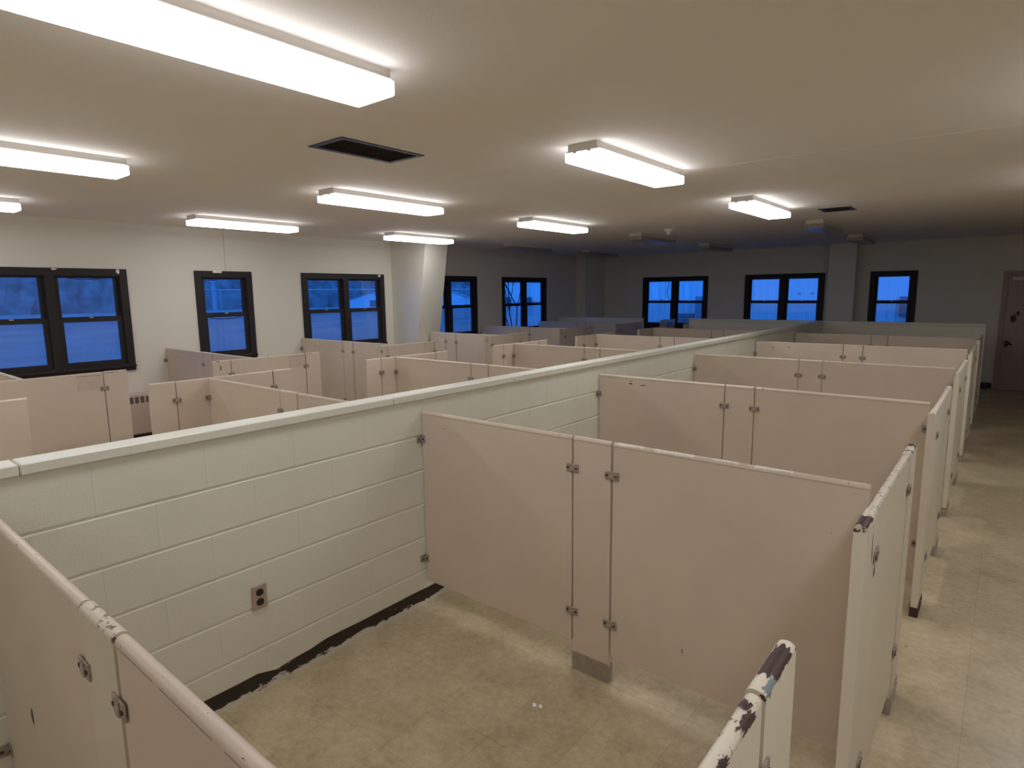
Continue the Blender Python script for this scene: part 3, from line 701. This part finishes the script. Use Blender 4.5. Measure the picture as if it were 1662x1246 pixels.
# ceiling vents
for x0, x1, y0, y1, lab, w_ in VENTS:
    t = thing('ceiling_vent', lab, 'vent', (x0, y0, HC), 0); a = x1 - x0; b = y1 - y0; fw = .035
    fl = MB(); fl.box(0, a, 0, fw, -.006, -.0005); fl.box(0, a, b - fw, b, -.006, -.0005); fl.box(0, fw, fw, b - fw, -.006, -.0005); fl.box(a - fw, a, fw, b - fw, -.006, -.0005)
    fl.build('flange', M['vent_flange'], t)
    du = MB(); x2, x3, y2, y3 = .034, a - .034, .034, b - .034
    du.quad((x2, y2, .20), (x3, y2, .20), (x3, y3, .20), (x2, y3, .20))
    for (p, q) in (((x2, y2), (x3, y2)), ((x3, y2), (x3, y3)), ((x3, y3), (x2, y3)), ((x2, y3), (x2, y2))): du.quad((*p, -.001), (*q, -.001), (*q, .20), (*p, .20))
    du.build('duct', M['vent_dark'], t)
    gr = MB(); n = int(b / .035)
    for k in range(1, n): yy = fw + (b - 2 * fw) * k / n; gr.box(fw, a - fw, yy - .001, yy + .007, .004, .012)
    gr.build('grille', M['vent_dark'], t)

# smoke detector on the ceiling
t = thing('smoke_detector', 'small round white detector on the ceiling beyond the lit lamps', 'smoke detector', (-1.445, 6.29, HC))
MB().cyl((0, 0, -.03), (0, 0, 0), .062, .07, n=24).build('base', mat('detector_white', (.8, .78, .74), .4), t, smooth=True)
MB().cyl((0, 0, -.075), (0, 0, -.03), .022, .035, n=20).build('sensor_head', bpy.data.materials['detector_white'], t, smooth=True)

# wall outlet on the spine wall
t = thing('wall_outlet', 'steel duplex outlet plate with black sockets on the block half wall', 'outlet', (.0005, -1.022, .456), PI / 2)
MB().box(-.036, .036, -.007, 0, -.058, .058, .002).build('plate', M['plate'], t)
for z in (.0235, -.0235):
    pts = []
    for k in range(20):
        an = 2 * PI * k / 20; pts.append((max(-.0168, min(.0168, .019 * math.cos(an))) , .0165 * math.sin(an)))
    rc = MB(); i = 0
    rc.v += [(x, -.0105, z + q) for x, q in pts] + [(x, -.006, z + q) for x, q in pts]
    rc.f.append(tuple(range(20))); [rc.f.append((k, (k + 1) % 20, 20 + (k + 1) % 20, 20 + k)) for k in range(20)]
    r_ = rc.build('socket', M['black'], t)
MB().cyl((0, -.006, 0), (0, -.009, 0), .0035, n=10).build('screw', M['steel'], t)

# wall heater below the window wall, seen through the cubicle opening
t = thing('wall_heater', 'beige metal wall heater with slotted top below the nearest window', 'heater', (XW + .002, .30, 0), PI / 2)
MB().box(-.42, .50, -.21, -.0005, .125, .625, .006).build('cabinet', M['heater'], t)
g = MB()
for k in range(14):
    a = -.38 + k * .0625; g.box(a, a + .042, -.2125, -.2095, .515, .595)
g.build('grille_slots', mat('heater_slots', (.11, .085, .075), .6), t)
MB().box(-.41, .49, -.19, -.01, 0, .125).build('plinth', M['black'], t)

# floor debris
def flake(x, y, s, seed, label, m, nm='paint_flake', cat='debris'):
    random.seed(seed); mb = MB(); n = 7; pts = [(s * math.cos(2 * PI * k / n) * random.uniform(.6, 1.1), s * math.sin(2 * PI * k / n) * random.uniform(.5, 1.1)) for k in range(n)]
    mb.v += [(a, b, .0008) for a, b in pts] + [(a * .8, b * .8, .004 + random.uniform(0, .004)) for a, b in pts]
    mb.f.append(tuple(range(n))); mb.f.append(tuple(range(n, 2 * n))); [mb.f.append((k, (k + 1) % n, n + (k + 1) % n, n + k)) for k in range(n)]
    o = mb.build(nm, m, loc=(x, y, 0)); return tag(o, label, cat)
flake(1.068, -.342, .016, 1, 'larger white paint flake on the floor of the open cubicle', M['chip'])
flake(1.095, -.333, .013, 2, 'smaller white paint flake beside the larger one in the open cubicle', M['chip'])
flake(.62, .0 - .33, .006, 5, 'tiny pale crumb on the floor near the block wall', M['chip'])
# bent rusty shoe scrap sticking out at the front's near foot
mb = MB(); pts = [(0, 0, .001), (-.02, .03, .03), (-.035, .07, .075)]
for p, q, r0, r1 in ((pts[0], pts[1], .012, .009), (pts[1], pts[2], .009, .002)): mb.cyl(p, q, r0, r1, n=6)
mb.cyl((.0, 0, .012), (-.045, -.03, .02), .009, .003, n=6)
tag(mb.build('metal_scrap', M['shoe_rust'], loc=(2.215, -.36, 0)), 'bent rusty metal scrap on the floor at the foot of the brown-tipped front', 'debris')
# small black block at the dark corner by the far door
tag(MB().box(0, .10, 0, .09, 0, .11, .004).build('floor_block', M['black'], loc=(2.26, YF - .11, 0)), 'small black block on the floor by the far door frame', 'block')

# ------------------------------------------------------------------ outside
G = -2.0
struct('ground', MB().quad((-330, -120, G), (60, -120, G), (60, 330, G), (-330, 330, G)), M['grass'], 'dull field outside the windows', 'ground')
mb = MB()
for (xa, ya, xb, yb, wd) in ((-93, 20, -76, 95, 1.0), (-66, 20, -58, 95, 1.0)):
    dx = (xb - xa); dy = yb - ya
    mb.quad((xa, ya, G + .02), (xa + wd, ya, G + .02), (xb + wd, yb, G + .02), (xb, yb, G + .02))
tag(mb.build('path', M['gravel']), 'pale thin road lines across the field outside', 'road', None, 'structure')
# wooded ridge
def ridge(name, pts, label, hgt, seed):
    random.seed(seed); mb = MB(); n = 220; rows = []
    for k in range(n + 1):
        q = k / n * (len(pts) - 1); i = min(int(q), len(pts) - 2); f = q - i
        x = pts[i][0] * (1 - f) + pts[i + 1][0] * f; y = pts[i][1] * (1 - f) + pts[i + 1][1] * f
        L_ = math.hypot(x, y); nx, ny = x / L_, y / L_
        hh = hgt + random.uniform(-1.2, 1.2) + 2 * math.sin(k * .13)
        rows.append([(x + nx * d_ + random.uniform(-.8, .8), y + ny * d_ + random.uniform(-.8, .8), G + hh * z_ + (random.uniform(-.7, .7) if z_ > 0 else 0)) for d_, z_ in ((0, 0), (1.5, .25), (4, .5), (8, .72), (14, .9), (24, 1))])
    for a, b in zip(rows, rows[1:]):
        for j in range(5): mb.quad(a[j], b[j], b[j + 1], a[j + 1])
    return tag(mb.build(name, M['woods']), label, 'woods', None, 'structure')
ridge('hills', [(-170, -60), (-175, 20), (-170, 90), (-150, 150), (-110, 190), (-50, 215)], 'dark wooded ridge beyond the field', 14, 3)
# chain link fence parallel to the window wall
t = thing('chain_link_fence', 'tall chain link fence with a pale top rail outside the left windows', 'fence', (-25, 8, G))
MB().cyl((0, -.4, 4.09), (0, 22, 4.09), .035, n=8).build('top_rail', M['galv'], t)
for k in range(8):
    y = -.4 + 3.2 * k; MB().cyl((0, y, 0), (0, y, 4.1), .024, n=8).build('post', M['galv'], t)
MB().quad((.02, -14, 0), (.02, 22, 0), (.02, 22, 4.05), (.02, -14, 4.05)).build('chain_mesh', M['chain'], t)
# utility post seen through the single window
tt = thing('utility_post', 'pale round post standing at the fence outside the single window', 'post', (-24.7, 10.36, G))
MB().cyl((0, 0, 0), (0, 0, 4.4), .085, n=14).build('shaft', M['galv'], tt, smooth=True)
MB().box(-.11, .11, -.11, .11, 4.4, 4.48, .02).build('cap', M['galv'], tt)
# white gabled buildings in the field
def gable(name, cx, cy, w_, d_, eave, apex, rz, label, windows=()):
    t = thing(name, label, 'building', (cx, cy, G), rz)
    mb = MB(); a = w_ / 2
    mb.v += [(-a, 0, 0), (a, 0, 0), (a, 0, eave), (0, 0, apex), (-a, 0, eave), (-a, d_, 0), (a, d_, 0), (a, d_, eave), (0, d_, apex), (-a, d_, eave)]
    mb.f += [(0, 1, 2, 3, 4), (9, 8, 7, 6, 5), (1, 6, 7, 2), (0, 4, 9, 5), (0, 5, 6, 1)]
    mb.build('wall', M['siding'], t)
    rf = MB(); o = .35
    for s in (-1, 1):
        e = s * (a + o); ez = eave - (apex - eave) * o / a
        rf.v += []; i = len(rf.v)
        rf.v += [(0, -o, apex + .02), (e, -o, ez + .02), (e, d_ + o, ez + .02), (0, d_ + o, apex + .02), (0, -o, apex + .18), (e, -o, ez + .18), (e, d_ + o, ez + .18), (0, d_ + o, apex + .18)]
        for q in ((3, 2, 1, 0), (4, 5, 6, 7), (0, 1, 5, 4), (1, 2, 6, 5), (2, 3, 7, 6), (3, 0, 4, 7)): rf.f.append(tuple(i + k for k in q))
    rf.build('roof', M['siding_mid'], t)
    for x, z, ww, hh in windows: MB().box(x - ww / 2, x + ww / 2, -.06, -.01, z - hh / 2, z + hh / 2).build('window', M['siding_dark'], t)
    return t
gable('gabled_shed', -120.5, 93.6, 11, 14, 2.5, 4.3, math.radians(48), 'white gabled building far outside the window left of the column', [(.6, 1.6, 2.2, 1.6)])
gable('gabled_house', -112.5, 113.6, 11, 16, 2.2, 4.3, math.radians(42), 'white gabled building outside the window partly behind the column')
# long white metal building right beyond the far wall
YB2 = 23.7
t = thing('metal_building', 'long white ribbed metal building filling the far windows', 'building', (-20.5, YB2, G))
mb = MB(); n = 0; x = 0.0
while x < 36:   # ribbed siding in real relief
    mb.box(x, x + .06, -.035, 0, 0, 5.4); x += .30
mb.box(0, 36, 0, 8, 0, 5.4)
mb.build('siding', M['siding'], t)
MB().box(-.3, 36.3, -.4, 8.3, 5.4, 5.7).build('roof', M['siding_mid'], t)
dk = [(-.52, -.17, .84, 1.54, 'meter_box'), (-19.2, -18.7, 1.25, 1.60, 'wall_unit'), (-17.63, -17.25, 1.25, 1.59, 'wall_unit')]
for a, b, c, d_, nm in dk: MB().box(a + 20.5, b + 20.5, -.35, -.036, c - G, d_ - G, .01).build(nm, M['siding_dark'], t)
MB().box(12.41, 12.69, -.30, -.036, .6, 3.58, .01).build('duct', M['siding_mid'], t)
lv = MB()
for k in range(5): lv.box(11.50, 12.30, -.16, -.036, 2.78 - k * .12, 2.83 - k * .12)
lv.build('louvre', M['siding_dark'], t)
cb = MB(); pts = [(11.02 + .05 * math.sin(k * .9), -.06, 4.35 - k * .11) for k in range(9)]
for p, q in zip(pts, pts[1:]): cb.cyl(p, q, .012, n=6)
cb.build('hanging_cable', M['siding_dark'], t)
hk = MB()
for a, z in ((16.50, 3.66), (16.98, 3.66), (10.62, 3.42), (11.10, 3.42)): hk.box(a, a + .12, -.07, -.036, z, z + .03)
hk.build('wall_hook', M['siding_dark'], t)
# bare tree
random.seed(21); mb = MB()
def grow(p, d_, L_, r, dep):
    q = p + d_ * L_; mb.cyl(p, q, r, r * .68, n=6, cap=False)
    if dep == 0: return
    for _ in range(3):
        nd = (d_ + Vector((random.uniform(-.75, .75), random.uniform(-.6, .6), random.uniform(-.1, .55)))).normalized(); grow(q, nd, L_ * random.uniform(.62, .82), r * .62, dep - 1)
grow(Vector((0, 0, 0)), Vector((.03, 0, 1)), 1.9, .05, 6)
tag(mb.build('bare_tree', M['bark'], loc=(-11.2, 14.7, G)), 'leafless tree outside the last window of the left wall', 'tree')
